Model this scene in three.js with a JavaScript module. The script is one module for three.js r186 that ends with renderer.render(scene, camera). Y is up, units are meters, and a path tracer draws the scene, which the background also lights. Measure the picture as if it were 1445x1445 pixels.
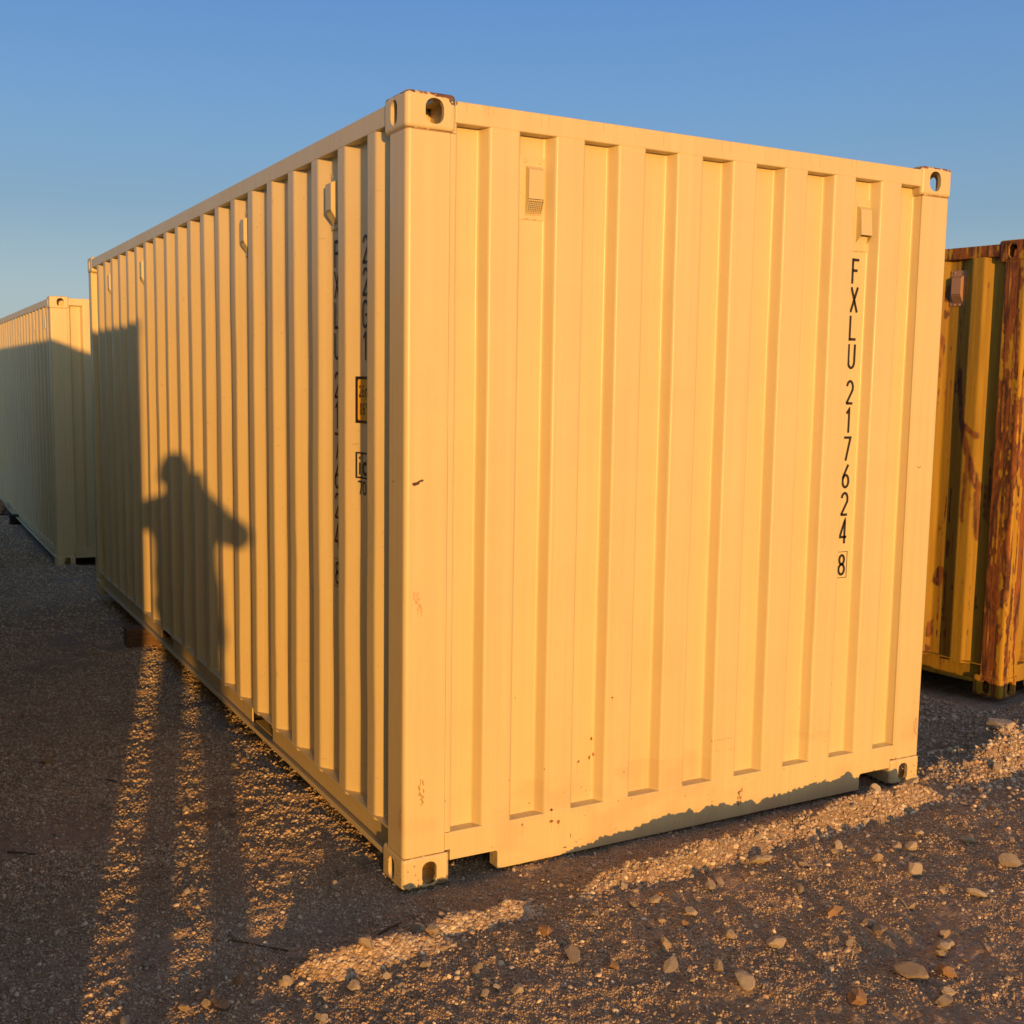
import * as THREE from 'three';
import { RoundedBoxGeometry } from 'three/addons/geometries/RoundedBoxGeometry.js';
import { ConvexGeometry } from 'three/addons/geometries/ConvexGeometry.js';
import { MarchingCubes } from 'three/addons/objects/MarchingCubes.js';
import { mergeGeometries, mergeVertices, toCreasedNormals } from 'three/addons/utils/BufferGeometryUtils.js';
import { Brush, Evaluator, SUBTRACTION } from 'three-bvh-csg';

// ---------------------------------------------------------------- camera, sky, sun, exposure
const rad = Math.PI / 180;
const scene = new THREE.Scene();
const camera = new THREE.PerspectiveCamera(2 * Math.atan(722.5 / 1611.44) / rad, 1, 0.004, 2000);
camera.position.set(-1.462, 1.697, 3.3375);
camera.rotation.set(-0.11323, -0.50761, 0.015187, 'YXZ');
scene.add(camera);

const SUN_AZ = 13.4 * rad, SUN_EL = 4.75 * rad;                    // light travels towards (+sin, -, -cos)
const toSun = new THREE.Vector3(-Math.sin(SUN_AZ) * Math.cos(SUN_EL), Math.sin(SUN_EL), Math.cos(SUN_AZ) * Math.cos(SUN_EL));
const SKY_STOPS = [   // elevation in degrees, linear colour opposite the sun
  [-90, .10, .085, .07], [-2, .22, .21, .19], [0, .46, .49, .45], [4, .38, .49, .52], [8, .235, .375, .50], [13, .165, .325, .55],
  [19, .115, .265, .575], [35, .055, .165, .40], [60, .035, .115, .29], [90, .03, .10, .25]];
const GLOW = [[11, 1.9, 1.45, .62], [30, .50, .42, .22], [62, .15, .13, .08]];   // width in degrees, colour: the evening glow about the sun
function skyAt(d, out) {
  const el = Math.asin(Math.max(-1, Math.min(1, d.y))) / rad;
  let i = 0; while (i < SKY_STOPS.length - 2 && el > SKY_STOPS[i + 1][0]) i++;
  const a = SKY_STOPS[i], b = SKY_STOPS[i + 1], t = Math.max(0, Math.min(1, (el - a[0]) / (b[0] - a[0])));
  const ang = Math.acos(Math.max(-1, Math.min(1, d.dot(toSun)))) / rad;
  const fade = el < 0 ? Math.max(0, 1 + el / 4) : 1;
  const away = -(d.x * toSun.x + d.z * toSun.z) / Math.max(1e-4, Math.hypot(d.x, d.z) * Math.hypot(toSun.x, toSun.z)), q = Math.max(0, Math.min(1, (away - .6) / .4)), belt = q * q * (3 - 2 * q) * Math.max(0, Math.min(1, (22 - el) / 10, (el - 1) / 9));   // clearest straight opposite the sun
  for (let k = 0; k < 3; k++) {
    let v = (a[k + 1] + (b[k + 1] - a[k + 1]) * t) * (1 + [.06, .10, .14][k] * belt);
    for (const g of GLOW) v += fade * g[k + 1] * Math.exp(-((ang / g[0]) ** 2) * .7);
    out[k] = v;
  }
}
{
  const W = 1024, H = 512, data = new Float32Array(W * H * 4), d = new THREE.Vector3(), c = [0, 0, 0];
  for (let j = 0; j < H; j++) for (let i = 0; i < W; i++) {
    const th = ((i + .5) / W - .5) * 2 * Math.PI, ph = ((j + .5) / H - .5) * Math.PI;
    d.set(Math.cos(th) * Math.cos(ph), Math.sin(ph), Math.sin(th) * Math.cos(ph)); skyAt(d, c);
    data.set([c[0], c[1], c[2], 1], (j * W + i) * 4);
  }
  const t = new THREE.DataTexture(data, W, H, THREE.RGBAFormat, THREE.FloatType);
  t.mapping = THREE.EquirectangularReflectionMapping; t.colorSpace = THREE.LinearSRGBColorSpace;
  t.magFilter = t.minFilter = THREE.LinearFilter; t.needsUpdate = true;
  scene.background = t; scene.environment = t;
}
const sun = new THREE.DirectionalLight(new THREE.Color().setRGB(1, .49, .113), 5);
sun.position.copy(toSun).multiplyScalar(60); sun.target.position.set(0, 0, 0);
sun.castShadow = true; sun.shadow.radius = 1; sun.shadow.mapSize.set(4096, 4096);
Object.assign(sun.shadow.camera, { left: -20, right: 20, top: 16, bottom: -16, near: 1, far: 140 });
scene.add(sun, sun.target);
const renderer = new THREE.WebGLRenderer({ antialias: true });
renderer.setSize(1024, 1024); renderer.toneMapping = THREE.LinearToneMapping; renderer.toneMappingExposure = 1.0;
renderer.shadowMap.enabled = true; renderer.shadowMap.type = THREE.PCFSoftShadowMap;

// ---------------------------------------------------------------- helpers
function rng(seed) { let s = seed >>> 0; return () => { s = (s + 0x6D2B79F5) | 0; let t = Math.imul(s ^ (s >>> 15), 1 | s); t = (t + Math.imul(t ^ (t >>> 7), 61 | t)) ^ t; return ((t ^ (t >>> 14)) >>> 0) / 4294967296; }; }
function hash(x, y, s) { let h = Math.imul(x | 0, 374761393) ^ Math.imul(y | 0, 668265263) ^ Math.imul(s | 0, 1274126177); h = Math.imul(h ^ (h >>> 13), 1274126177); h ^= h >>> 16; return (h >>> 0) / 4294967296; }
function vnoise(x, y, s = 0, p = 0, q = p) {                       // value noise, period p by q where given
  const xi = Math.floor(x), yi = Math.floor(y); let fx = x - xi, fy = y - yi;
  fx = fx * fx * fx * (fx * (fx * 6 - 15) + 10); fy = fy * fy * fy * (fy * (fy * 6 - 15) + 10);
  const m = (v, n) => n ? ((v % n) + n) % n : v;
  const x0 = m(xi, p), x1 = m(xi + 1, p), y0 = m(yi, q), y1 = m(yi + 1, q);
  const a = hash(x0, y0, s), b = hash(x1, y0, s), c = hash(x0, y1, s), d = hash(x1, y1, s);
  return a + (b - a) * fx + (c - a) * fy + (a - b - c + d) * fx * fy;
}
function fbm(x, y, s, p, q, oct = 4) { let v = 0, a = .5; for (let o = 0; o < oct; o++) { v += a * vnoise(x, y, s + o * 17, p, q); x *= 2; y *= 2; p *= 2; q *= 2; a *= .5; } return v / (1 - .5 ** oct); }
const sstep = (a, b, x) => { const t = Math.max(0, Math.min(1, (x - a) / (b - a))); return t * t * (3 - 2 * t); };
const lin2s = (v) => Math.round(255 * Math.max(0, Math.min(1, v <= .0031308 ? v * 12.92 : 1.055 * v ** (1 / 2.4) - .055)));
const counts = {};
function numbered(n) { const k = counts[n] = (counts[n] ?? -1) + 1; return k ? `${n}_${String(k).padStart(3, '0')}` : n; }
function tag(o, label, category, group) { o.userData.label = label; if (category) o.userData.category = category; if (group) o.userData.group = group; return o; }
function mesh(name, geo, mat, parent) {
  const m = new THREE.Mesh(geo, mat); m.castShadow = m.receiveShadow = true;
  m.name = parent && parent !== scene ? name : numbered(name); (parent ?? scene).add(m); return m;
}
function thing(name, label, category, pos = [0, 0, 0], turn = 0, group) {
  const o = new THREE.Group(); o.name = numbered(name); o.position.set(...pos); o.rotation.y = turn; scene.add(o);
  return tag(o, label, category, group);
}
function texture(W, H, fn, srgb = true, rep = [1, 1]) {             // fn(i, j) -> [r, g, b] in bytes, row 0 at the bottom
  const data = new Uint8Array(W * H * 4);
  for (let j = 0, o = 0; j < H; j++) for (let i = 0; i < W; i++, o += 4) { const c = fn(i, j); data[o] = c[0]; data[o + 1] = c[1]; data[o + 2] = c[2]; data[o + 3] = 255; }
  return finish(new THREE.DataTexture(data, W, H), srgb, rep);
}
function finish(t, srgb, rep) {
  t.wrapS = t.wrapT = THREE.RepeatWrapping; t.magFilter = THREE.LinearFilter; t.minFilter = THREE.LinearMipmapLinearFilter; t.generateMipmaps = true; t.anisotropy = 8;
  t.repeat.set(...rep); if (srgb) t.colorSpace = THREE.SRGBColorSpace; t.needsUpdate = true; return t;
}
// uv in metres by the way a face points (container-local axes); one set of vertices per face
function boxUV(geo, off = [0, 0]) {
  const g = geo.index ? geo.toNonIndexed() : geo; const p = g.attributes.position, n = g.attributes.normal, uv = new Float32Array(p.count * 2);
  for (let f = 0; f < p.count; f += 3) {
    let nx = 0, ny = 0, nz = 0; for (let k = 0; k < 3; k++) { nx += n.getX(f + k); ny += n.getY(f + k); nz += n.getZ(f + k); }
    const ax = Math.abs(nx), ay = Math.abs(ny), az = Math.abs(nz) * 1.02;
    for (let k = 0; k < 3; k++) {
      const i = f + k, x = p.getX(i), y = p.getY(i), z = p.getZ(i);
      if (ax > ay && ax > az) { uv[2 * i] = z + off[0]; uv[2 * i + 1] = y + off[1]; } else if (az >= ax && az > ay) { uv[2 * i] = x + off[0]; uv[2 * i + 1] = y + off[1]; } else { uv[2 * i] = x + off[0]; uv[2 * i + 1] = z + off[1]; }
    }
  }
  g.setAttribute('uv', new THREE.BufferAttribute(uv, 2)); return g;
}
function bevelBox(x0, x1, y0, y1, z0, z1, r = .004) {
  const g = new RoundedBoxGeometry(x1 - x0, y1 - y0, z1 - z0, 2, r); g.translate((x0 + x1) / 2, (y0 + y1) / 2, (z0 + z1) / 2); return boxUV(g);
}
const plainBox = (x0, x1, y0, y1, z0, z1) => { const g = new THREE.BoxGeometry(x1 - x0, y1 - y0, z1 - z0); g.translate((x0 + x1) / 2, (y0 + y1) / 2, (z0 + z1) / 2); return boxUV(g); };

// ---------------------------------------------------------------- materials
const BEIGE = [.60, .485, .248];
const streak = (x, y, s, n) => vnoise(x * n, y * .9, s, n, 1);
const paintTile = texture(1024, 1024, (i, j) => {                  // 2 m by 2 m of sprayed steel: faint runs and mottling
  const x = i / 1024, y = j / 1024;
  const m = 1 + .07 * (fbm(x * 6, y * 6, 3, 6, 6) - .5) + .06 * (streak(x, y, 9, 90) - .5) + .05 * (vnoise(x * 260, y * 3, 5, 260, 3) - .5) + .03 * (vnoise(x * 300, y * 300, 6, 300, 300) - .5);
  const w = .02 * (fbm(x * 3, y * 3, 31, 3, 3) - .5);
  const speck = vnoise(x * 120, y * 120, 41, 120, 120) > .965 ? .86 : 1;
  return [lin2s((BEIGE[0] + w) * m * speck), lin2s(BEIGE[1] * m * speck), lin2s((BEIGE[2] - w) * m * speck)];
}, true, [.5, .5]);
const paintBump = texture(512, 512, (i, j) => { const x = i / 512, y = j / 512; const v = 255 * (.6 * fbm(x * 5, y * 5, 61, 5, 5) + .4 * vnoise(x * 130, y * 130, 67, 130, 130)); return [v, v, v]; }, false, [.5, .5]);
const paintRough = texture(512, 512, (i, j) => { const x = i / 512, y = j / 512; const v = 255 * (.30 + .16 * fbm(x * 8, y * 8, 71, 8, 8) + .08 * vnoise(x * 90, y * 2, 73, 90, 2)); return [v, v, v]; }, false, [.5, .5]);
const paint = new THREE.MeshStandardMaterial({ name: 'beige paint', map: paintTile, bumpMap: paintBump, bumpScale: .0006, roughnessMap: paintRough });
const paintPale = paint.clone(); paintPale.name = 'pale beige paint'; paintPale.color.setRGB(1.05, 1.06, 1.10);

function endTexture() {                                           // the whole near end of the main container, 2.438 by 2.591 m, with its chips and scuffs
  const W = 2048, H = 2048, MX = 2.438, MY = 2.591, canvas = document.createElement('canvas'); canvas.width = W; canvas.height = H;
  const g = canvas.getContext('2d'), img = g.createImageData(W, H);
  for (let j = 0, o = 0; j < H; j++) for (let i = 0; i < W; i++, o += 4) {
    const x = i / W * MX, y = (1 - j / H) * MY;
    const m = 1 + .06 * (fbm(x * 3, y * 3, 103, 0, 0) - .5) + .05 * (vnoise(x * 40, y * .8, 109) - .5) + .05 * (vnoise(x * 130, y * 1.4, 105) - .5) + .03 * (vnoise(x * 240, y * 240, 106) - .5);
    const dust = .10 * sstep(.42, .75, fbm(x * 5, y * 9, 171, 0, 0)) * (y < .3 ? 1 : .2);
    img.data[o] = lin2s(BEIGE[0] * m * (1 - dust * .5)); img.data[o + 1] = lin2s(BEIGE[1] * m * (1 - dust)); img.data[o + 2] = lin2s(BEIGE[2] * m * (1 - dust)); img.data[o + 3] = 255;
  }
  g.putImageData(img, 0, 0);
  const R = rng(5), px = (x) => x / MX * W, py = (y) => (1 - y / MY) * H, s = W / MX;
  const blob = (x, y, w, h, col, a = 1) => {
    g.fillStyle = col; g.globalAlpha = a; g.beginPath(); const n = 14;
    for (let k = 0; k < n; k++) { const t = k / n * 2 * Math.PI, r = .55 + .6 * R(); g[k ? 'lineTo' : 'moveTo'](px(x) + Math.cos(t) * w * s * r / 2, py(y) + Math.sin(t) * h * s * r / 2); }
    g.closePath(); g.fill(); g.globalAlpha = 1;
  };
  const rust = ['#5d3a22', '#7a4a2b', '#4b3020', '#8a5a38'];
  const chip = (x, y, w0, h0) => { const w = w0 * .72, h = h0 * .72; if (w > .007) { const n = .03 + .05 * R(); for (let k = 0; k < 9; k++) blob(x + .003 * (R() - .5), y - n * k / 9, .006 - .0004 * k, .016, '#b98a56', .16); } blob(x, y, w * 1.5, h * 1.5, '#a8845c', .6); blob(x, y, w, h, rust[Math.floor(R() * 4)]); };
  chip(.575, .19, .018, .012); chip(.576, .148, .022, .014); chip(.605, .14, .016, .02); chip(.457, .157, .012, .008); chip(.767, .41, .012, .014); chip(.76, .34, .01, .02);
  chip(.715, .333, .008, .012); chip(.775, .35, .008, .018); chip(.51, .21, .008, .006); chip(.824, .568, .01, .008); chip(.71, .33, .01, .006); chip(2.297, .118, .01, .012);
  for (let k = 0; k < 9; k++) chip(1.439 + .02 * (R() - .5), .06 + .065 * R(), .007 + .006 * R(), .008 + .012 * R());
  for (let k = 0; k < 9; k++) chip(1.295 + k * .011, .336 + .004 * R(), .0045, .004);
  chip(.635, .04, .02, .006); chip(.658, .08, .006, .02);
  g.strokeStyle = '#4a2f1c'; g.lineCap = 'round';                  // the dark scrape on the corner post
  const poly = (pts, w, col, a = 1) => { g.strokeStyle = col; g.globalAlpha = a; g.lineWidth = w * s; g.beginPath(); pts.forEach(([x, y], k) => g[k ? 'lineTo' : 'moveTo'](px(x), py(y))); g.stroke(); g.globalAlpha = 1; };
  poly([[.032, 1.368], [.046, 1.37], [.056, 1.376], [.066, 1.378]], .006, '#4a2f1c'); poly([[.036, 1.366], [.05, 1.37]], .009, '#4a2f1c');
  for (let k = 0; k < 26; k++) blob(.034 + .02 * R() + k * .0006, 1.02 - k * .003 - .01 * R(), .006, .012, '#b57f56', .45);
  for (let k = 0; k < 22; k++) blob(.058 + .02 * R(), .38 - k * .004, .006, .012, '#8a6036', .5);
  for (let k = 0; k < 12; k++) blob(2.405 + .02 * (R() - .5), .28 - .006 * k, .006, .014, '#9a6a42', .6);
  poly([[2.33, 1.372], [2.337, 1.367], [2.345, 1.367], [2.349, 1.374]], .003, '#8c6a40');
  for (let k = 0; k < 40; k++) chip(R() * MX, .03 + .6 * R() * R(), .003 + .004 * R(), .003 + .005 * R());
  for (const [xa, xb] of [[0, .174], [2.264, 2.438]]) {             // castings: worn top edges, chipped feet
    for (let k = 0; k < 34; k++) blob(xa + R() * (xb - xa), 2.588 - .010 * R() * R(), .016, .007, rust[k % 4], .8);
    for (let k = 0; k < 26; k++) blob(xa + R() * (xb - xa), .004 + .008 * R(), .014, .010, ['#6b5c48', '#7a6a50', '#4b3b2a'][k % 3], .9);
    for (let k = 0; k < 10; k++) blob(xa + R() * (xb - xa), .02 + .09 * R(), .005, .008, rust[k % 4], .7);
    poly([[xa, 2.4735], [(xa + xb) / 2, 2.4728], [xb, 2.4735]], .0025, '#94683c'); poly([[xa, .1165], [xb, .1165]], .002, '#8f6a42');
  }
  for (let k = 0; k < 16; k++) blob(.15 + .022 * R(), 2.565 + .024 * R(), .018, .018, ['#5a5048', '#4d4640', '#6b5a48'][k % 3]);
  blob(.158, 2.566, .007, .007, '#c9bda5');
  for (let k = 0; k < 14; k++) blob(.10 + .05 * R(), 2.578 + .006 * R(), .02, .006, '#6d4a38', .9);
  for (let k = 0; k < 8; k++) blob(.13 + .04 * R(), .012 + .016 * R(), .02, .016, '#857457', .9);
  for (let k = 0; k < 16; k++) poly([[.2 + R() * 2, 2.572], [.2 + R() * 2, 2.572]].map((p, q, l) => [l[0][0], 2.572 - q * (.02 + .03 * R())]), .003, '#9d7442', .28);
  g.globalAlpha = .3; g.fillStyle = '#c27a3c'; for (const x of [.41, .66, .91, 1.16, 1.41, 1.66, 1.91, 2.16]) g.fillRect(px(x - .0015), py(2.50), 2.2, py(.19) - py(2.5)); g.globalAlpha = 1;   // thin weld line down each fold
  const t = new THREE.CanvasTexture(canvas); return finish(t, true, [1 / MX, 1 / MY]);
}
const endPaint = new THREE.MeshStandardMaterial({ name: 'beige paint, chipped', map: endTexture(), bumpMap: paintBump, bumpScale: .0006, roughnessMap: paintRough });
const dark = new THREE.MeshStandardMaterial({ name: 'dark underside', color: new THREE.Color().setRGB(.02, .018, .016), roughness: .9 });
const blackPrint = new THREE.MeshStandardMaterial({ name: 'black print', color: new THREE.Color().setRGB(.016, .013, .012), roughness: .6 });
const OCHRE = [.33, .195, .010], RUSTS = [[.12, .036, .008], [.22, .075, .013], [.045, .015, .006], [.34, .15, .03]];
function rustTexture(W, H, amount, gash) {                         // 2 m by 2 m of old ochre paint with rust; gash draws the torn diagonal of the first fold
  return texture(W, H, (i, j) => {
    const x = i / W, y = j / H;
    const run = .5 * vnoise(x * 44, y * 2, 201, 44, 2) + .5 * vnoise(x * 150, y * 7, 203, 150, 7), patch = fbm(x * 6, y * 3, 205, 6, 3, 7), fine = fbm(x * 64, y * 40, 211, 64, 40, 4);
    let r = sstep(1.10 - amount, 1.18 - amount, .66 * run + .36 * patch + .34 * fine);
    if (gash) r = Math.max(r, gash(x * 2, y * 2, fine));
    const k = .45 * fbm(x * 30, y * 9, 221, 30, 9, 5) + .35 * vnoise(x * 120, y * 6, 223, 120, 6) + .2 * fine, q = Math.min(2.999, Math.max(0, (k - .25) * 6)), a = RUSTS[Math.floor(q)], b = RUSTS[Math.floor(q) + 1], f = q % 1;
    const m = .86 + .28 * vnoise(x * 200, y * 8, 231, 200, 8), gg = .8 + .4 * fine;
    const stain = sstep(.5, .78, run) * .35;
    return [0, 1, 2].map((c) => { const base = OCHRE[c] * m * (1 - stain) + RUSTS[1][c] * stain; return lin2s(base * (1 - r) + (a[c] + (b[c] - a[c]) * f) * gg * r); });
  }, true, [.5, .5]);
}
const segD = (x, y, ax, ay, bx, by) => { const t = Math.max(0, Math.min(1, ((x - ax) * (bx - ax) + (y - ay) * (by - ay)) / ((bx - ax) ** 2 + (by - ay) ** 2))); return Math.hypot(x - ax - t * (bx - ax), y - ay - t * (by - ay)); };
const ochreMat = new THREE.MeshStandardMaterial({ name: 'rusting ochre paint', map: rustTexture(1024, 1024, .25, (u, y, fine) => {
  const z = u - 2;                                                // side faces: u = z, wrapped over 2 m
  const w = .5 + fine;
  const d = Math.min(segD(z, y, -.40, 1.86, -.36, 1.60), segD(z, y, -.36, 1.60, -.30, 1.40), segD(z, y, -.30, 1.40, -.235, 1.20), segD(z, y, -.235, 1.2, -.225, .9) + .008);
  const d2 = Math.min(segD(z, y, -.33, 1.55, -.26, 1.50) + .004, segD(z, y, -.30, 1.4, -.31, 1.0) + .012, segD(z, y, -.47, .62, -.45, .68) - .012);
  return 1 - sstep(.012 * w, .030 * w, Math.min(d, d2));
}), roughness: .75, bumpMap: paintBump, bumpScale: .0015 });
const brownPaint = new THREE.MeshStandardMaterial({ name: 'weathered tan paint', color: new THREE.Color().setRGB(.34, .20, .12), roughness: .7, bumpMap: paintBump, bumpScale: .001 });
const rustMat = new THREE.MeshStandardMaterial({ name: 'heavy rust', color: new THREE.Color().setRGB(1.15, 1.08, 1), map: rustTexture(1024, 1024, .52), roughness: .85, bumpMap: paintBump, bumpScale: .003 });

// ---------------------------------------------------------------- the ground's shape
const RIDGES = [   // crests of the pushed-up gravel: x, z, height; then widths towards the sun and away from it
  { p: [[.47, .30, .0], [.52, .288, .022], [.63, .262, .036], [.76, .275, .052], [.9, .300, .074], [1.08, .295, .083], [1.17, .305, .091], [1.345, .275, .086], [1.51, .25, .078], [1.64, .24, .075], [1.75, .215, .074], [1.86, .20, .076], [1.94, .215, .090], [2.06, .20, .088], [2.18, .175, .066], [2.28, .18, .048], [2.36, .2, .0]], f: .095, b: .16 },
  { p: [[-.06, .28, .0], [-.02, .29, .028], [.06, .295, .032], [.13, .31, .038], [.22, .30, .038], [.29, .31, .030], [.33, .31, .0]], f: .065, b: .12 },
  { p: [[-.50, .35, .0], [-.43, .35, .040], [-.35, .36, .044], [-.26, .378, .044], [-.2, .355, .046], [-.145, .345, .046], [-.095, .36, .042], [-.04, .35, .026], [-.01, .36, 0]], f: .075, b: .11 },
  { p: [[2.5, .03, .0], [2.62, .0, .03], [2.8, .03, .045], [2.95, .0, .085], [3.1, -.05, .125], [3.35, -.06, .13], [3.7, -.02, .11], [4.1, .05, .05], [4.4, .1, 0]], f: .20, b: .35 },
  { p: [[-.16, -8.0, -.13], [.0, -8.1, -.105], [.13, -8.12, -.10], [.26, -8.1, -.13]], f: .35, b: .2 },
];
function ground(x, z, fine = true) {
  const warp = .35 * (vnoise(x * .8, z * .8, 301) - .5);
  let h = -.006 - .055 * sstep(-.1, -3, z) - .095 * sstep(-5.5, -8.5, z) - .012 * sstep(-9, -15, z);
  const right = sstep(-.55, .25, x); h += right * .032 * sstep(.14, .48, z) + (.006 + .008 * right) * (Math.max(.48, Math.min(z, 4)) - .48);        // the yard falls gently away from the sun
  const calm = .45 + .55 * sstep(-.6, .1, x); h += calm * (.030 * (vnoise(x * .7 + 3, z * .7, 303) - .5) + .020 * (vnoise(x * 1.7 + warp, z * 1.9, 305) - .5) + .011 * (vnoise(x * 4.6, z * 5, 307) - .5));
  if (x > -.25 && x < 2.7 && z < .22 && z > -1) h = h * .35 - .004;            // packed flat where the end stands
  h -= .045 * Math.exp(-(((x + .30) / .26) ** 2 + ((z - .11) / .13) ** 2));      // the hollow before the corner
  h -= .085 * sstep(2.3, 3.5, x) * sstep(-.12, -.62, z);                       // lower ground where the rusty one stands
  h -= .018 * Math.exp(-(((x - 1.12) / .22) ** 2 + ((z - 1.10) / .09) ** 2));
  let rug = 0;
  for (const r of RIDGES) {
    let best = 1e9, hb = 0, sb = 0;
    for (let k = 0; k < r.p.length - 1; k++) {
      const a = r.p[k], b = r.p[k + 1], dx = b[0] - a[0], dz = b[1] - a[1], t = Math.max(0, Math.min(1, ((x - a[0]) * dx + (z - a[1]) * dz) / (dx * dx + dz * dz)));
      const ex = x - a[0] - t * dx, ez = z - a[1] - t * dz, d = ex * ex + ez * ez;
      if (d < best) { best = d; hb = (a[2] + t * (b[2] - a[2])) * (a[2] > 0 ? .76 + .42 * vnoise(x * 7, z * 3, 335) + .12 * vnoise(x * 21, z * 9, 337) : 1); sb = ez + .0 * ex; }
    }
    const d = Math.sqrt(best); if (d > .6) continue;
    const w = sb > 0 ? r.f * (.85 + .4 * vnoise(x * 9, z * 9, 331)) : r.b, k = 1 - sstep(0, w, d * (1 + .3 * (vnoise(x * 14, z * 14, 333) - .5)));
    h = Math.max(h, h * (1 - k) + hb * k); rug = Math.max(rug, k * Math.min(1, hb / .06));
  }
  if (fine && x > -2.2 && x < 4.6 && z > -9 && z < 2.6) {
    h += .009 * (vnoise(x * 13, z * 13, 311) - .5) + .009 * (vnoise(x * 31, z * 31, 313) - .5) + .006 * (vnoise(x * 73, z * 73, 317) - .5);
    h += rug * (.032 * (vnoise(x * 19, z * 19, 341) - .5) + .015 * (vnoise(x * 47, z * 47, 343) - .5));
  }
  return h;
}
const groundMap = texture(1024, 1024, (i, j) => {
  const x = i / 1024, y = j / 1024, a = fbm(x * 5, y * 5, 401, 5, 5), b = fbm(x * 60, y * 60, 403, 60, 60, 3), c = vnoise(x * 230, y * 230, 405, 230, 230);
  const m = .62 + .36 * a + .30 * (b - .5) + .38 * (c - .5) + (c > .86 ? .25 : 0);
  return [lin2s(.345 * m), lin2s((.245 + .01 * (b - .5)) * m), lin2s((.155 + .03 * (a - .5)) * m)];
}, true, [.62, .62]);
const groundBump = texture(1024, 1024, (i, j) => { const x = i / 1024, y = j / 1024; const v = 255 * (.35 * vnoise(x * 110, y * 110, 411, 110, 110) + .65 * vnoise(x * 250, y * 250, 413, 250, 250)); return [v, v, v]; }, false, [.62, .62]);
const dirt = new THREE.MeshStandardMaterial({ name: 'gravelly dirt', map: groundMap, bumpMap: groundBump, bumpScale: .004, roughness: .95 });
function lines(fine0, fine1, step, far0, far1, grow = 1.12) {
  const l = []; let s = step, v = fine0; while (v > far0) { l.unshift(v); s *= grow; v -= s; } l.unshift(far0);
  l.pop(); for (v = fine0; v <= fine1; v += step) l.push(v); s = step; while (v < far1) { l.push(v); s *= grow; v += s; } l.push(far1); return l;
}
const groundMesh = (() => {
  const xs = lines(-1.5, 3.3, .010, -400, 400), zn = lines(-.7, 1.6, .010, -4, 400, 1.13).filter((z) => z > -.705), zf = [];
  { let z = -.72, s = .012; while (z > -9) { zf.unshift(z); s = Math.min(.030, s * 1.006); z -= s; } while (z > -400) { zf.unshift(z); s *= 1.15; z -= s; } zf.unshift(-400); }
  const zs = [...zf, ...zn], nx = xs.length, nz = zs.length, pos = new Float32Array(nx * nz * 3), uv = new Float32Array(nx * nz * 2), idx = new Uint32Array((nx - 1) * (nz - 1) * 6);
  for (let j = 0, o = 0; j < nz; j++) for (let i = 0; i < nx; i++, o++) { pos[3 * o] = xs[i]; pos[3 * o + 1] = ground(xs[i], zs[j]); pos[3 * o + 2] = zs[j]; uv[2 * o] = xs[i]; uv[2 * o + 1] = zs[j]; }
  for (let j = 0, o = 0; j < nz - 1; j++) for (let i = 0; i < nx - 1; i++) { const a = j * nx + i, b = a + 1, c = a + nx, d = c + 1; idx[o++] = a; idx[o++] = c; idx[o++] = b; idx[o++] = b; idx[o++] = c; idx[o++] = d; }
  const g = new THREE.BufferGeometry(); g.setAttribute('position', new THREE.BufferAttribute(pos, 3)); g.setAttribute('uv', new THREE.BufferAttribute(uv, 2)); g.setIndex(new THREE.BufferAttribute(idx, 1)); g.computeVertexNormals();
  console.log('ground', nx, nz);
  const m = mesh('ground', g, dirt); m.userData.kind = 'structure'; return m;
})();

// ---------------------------------------------------------------- shipping containers
const CW = 2.438, CH = 2.591;
const evaluator = new Evaluator(); evaluator.useGroups = false;
function stadium(w, h) {
  const s = new THREE.Shape(), r = Math.min(w, h) * .47, x = w / 2, y = h / 2;
  s.moveTo(-x + r, -y); s.lineTo(x - r, -y); s.absarc(x - r, -y + r, r, -Math.PI / 2, 0); s.lineTo(x, y - r); s.absarc(x - r, y - r, r, 0, Math.PI / 2); s.lineTo(-x + r, y); s.absarc(-x + r, y - r, r, Math.PI / 2, Math.PI); s.lineTo(-x, -y + r); s.absarc(-x + r, -y + r, r, Math.PI, 1.5 * Math.PI); return s;
}
const castingBase = (top) => {                                     // near left casting: x 0..0.174, y 0..0.118, z 0..-0.178, hollow, with its three holes
  const hx = .174, hy = .118, hz = .178, B = (g) => { const b = new Brush(g.index ? g : mergeVertices(g)); b.updateMatrixWorld(); return b; };
  const box = new RoundedBoxGeometry(hx, hy, hz, 4, .016); box.translate(hx / 2, hy / 2, -hz / 2);
  const inn = new THREE.BoxGeometry(hx - .032, hy - .03, hz - .032); inn.translate(hx / 2, hy / 2, -hz / 2);
  const w = top ? .064 : .054;
  const a = new THREE.ExtrudeGeometry(stadium(w, .078), { depth: .06, bevelEnabled: false, curveSegments: 10 }); a.translate(.098, top ? .060 : .055, -.04);
  const b = new THREE.ExtrudeGeometry(stadium(.051, .078), { depth: .06, bevelEnabled: false, curveSegments: 10 }); b.rotateY(-Math.PI / 2); b.translate(.04, top ? .060 : .055, -.095);
  const c = new THREE.ExtrudeGeometry(stadium(.064, .10), { depth: .06, bevelEnabled: false, curveSegments: 10 }); c.rotateX(-Math.PI / 2); c.translate(.09, .08, -.095);
  let r = B(box); for (const g of [inn, a, b, ...(top ? [c] : [])]) r = evaluator.evaluate(r, B(g), SUBTRACTION);
  const out = r.geometry.index ? r.geometry.toNonIndexed() : r.geometry; for (const k of Object.keys(out.attributes)) if (!['position', 'normal', 'uv'].includes(k)) out.deleteAttribute(k);
  return out;
};
const castings = [castingBase(false), castingBase(true)];
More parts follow.
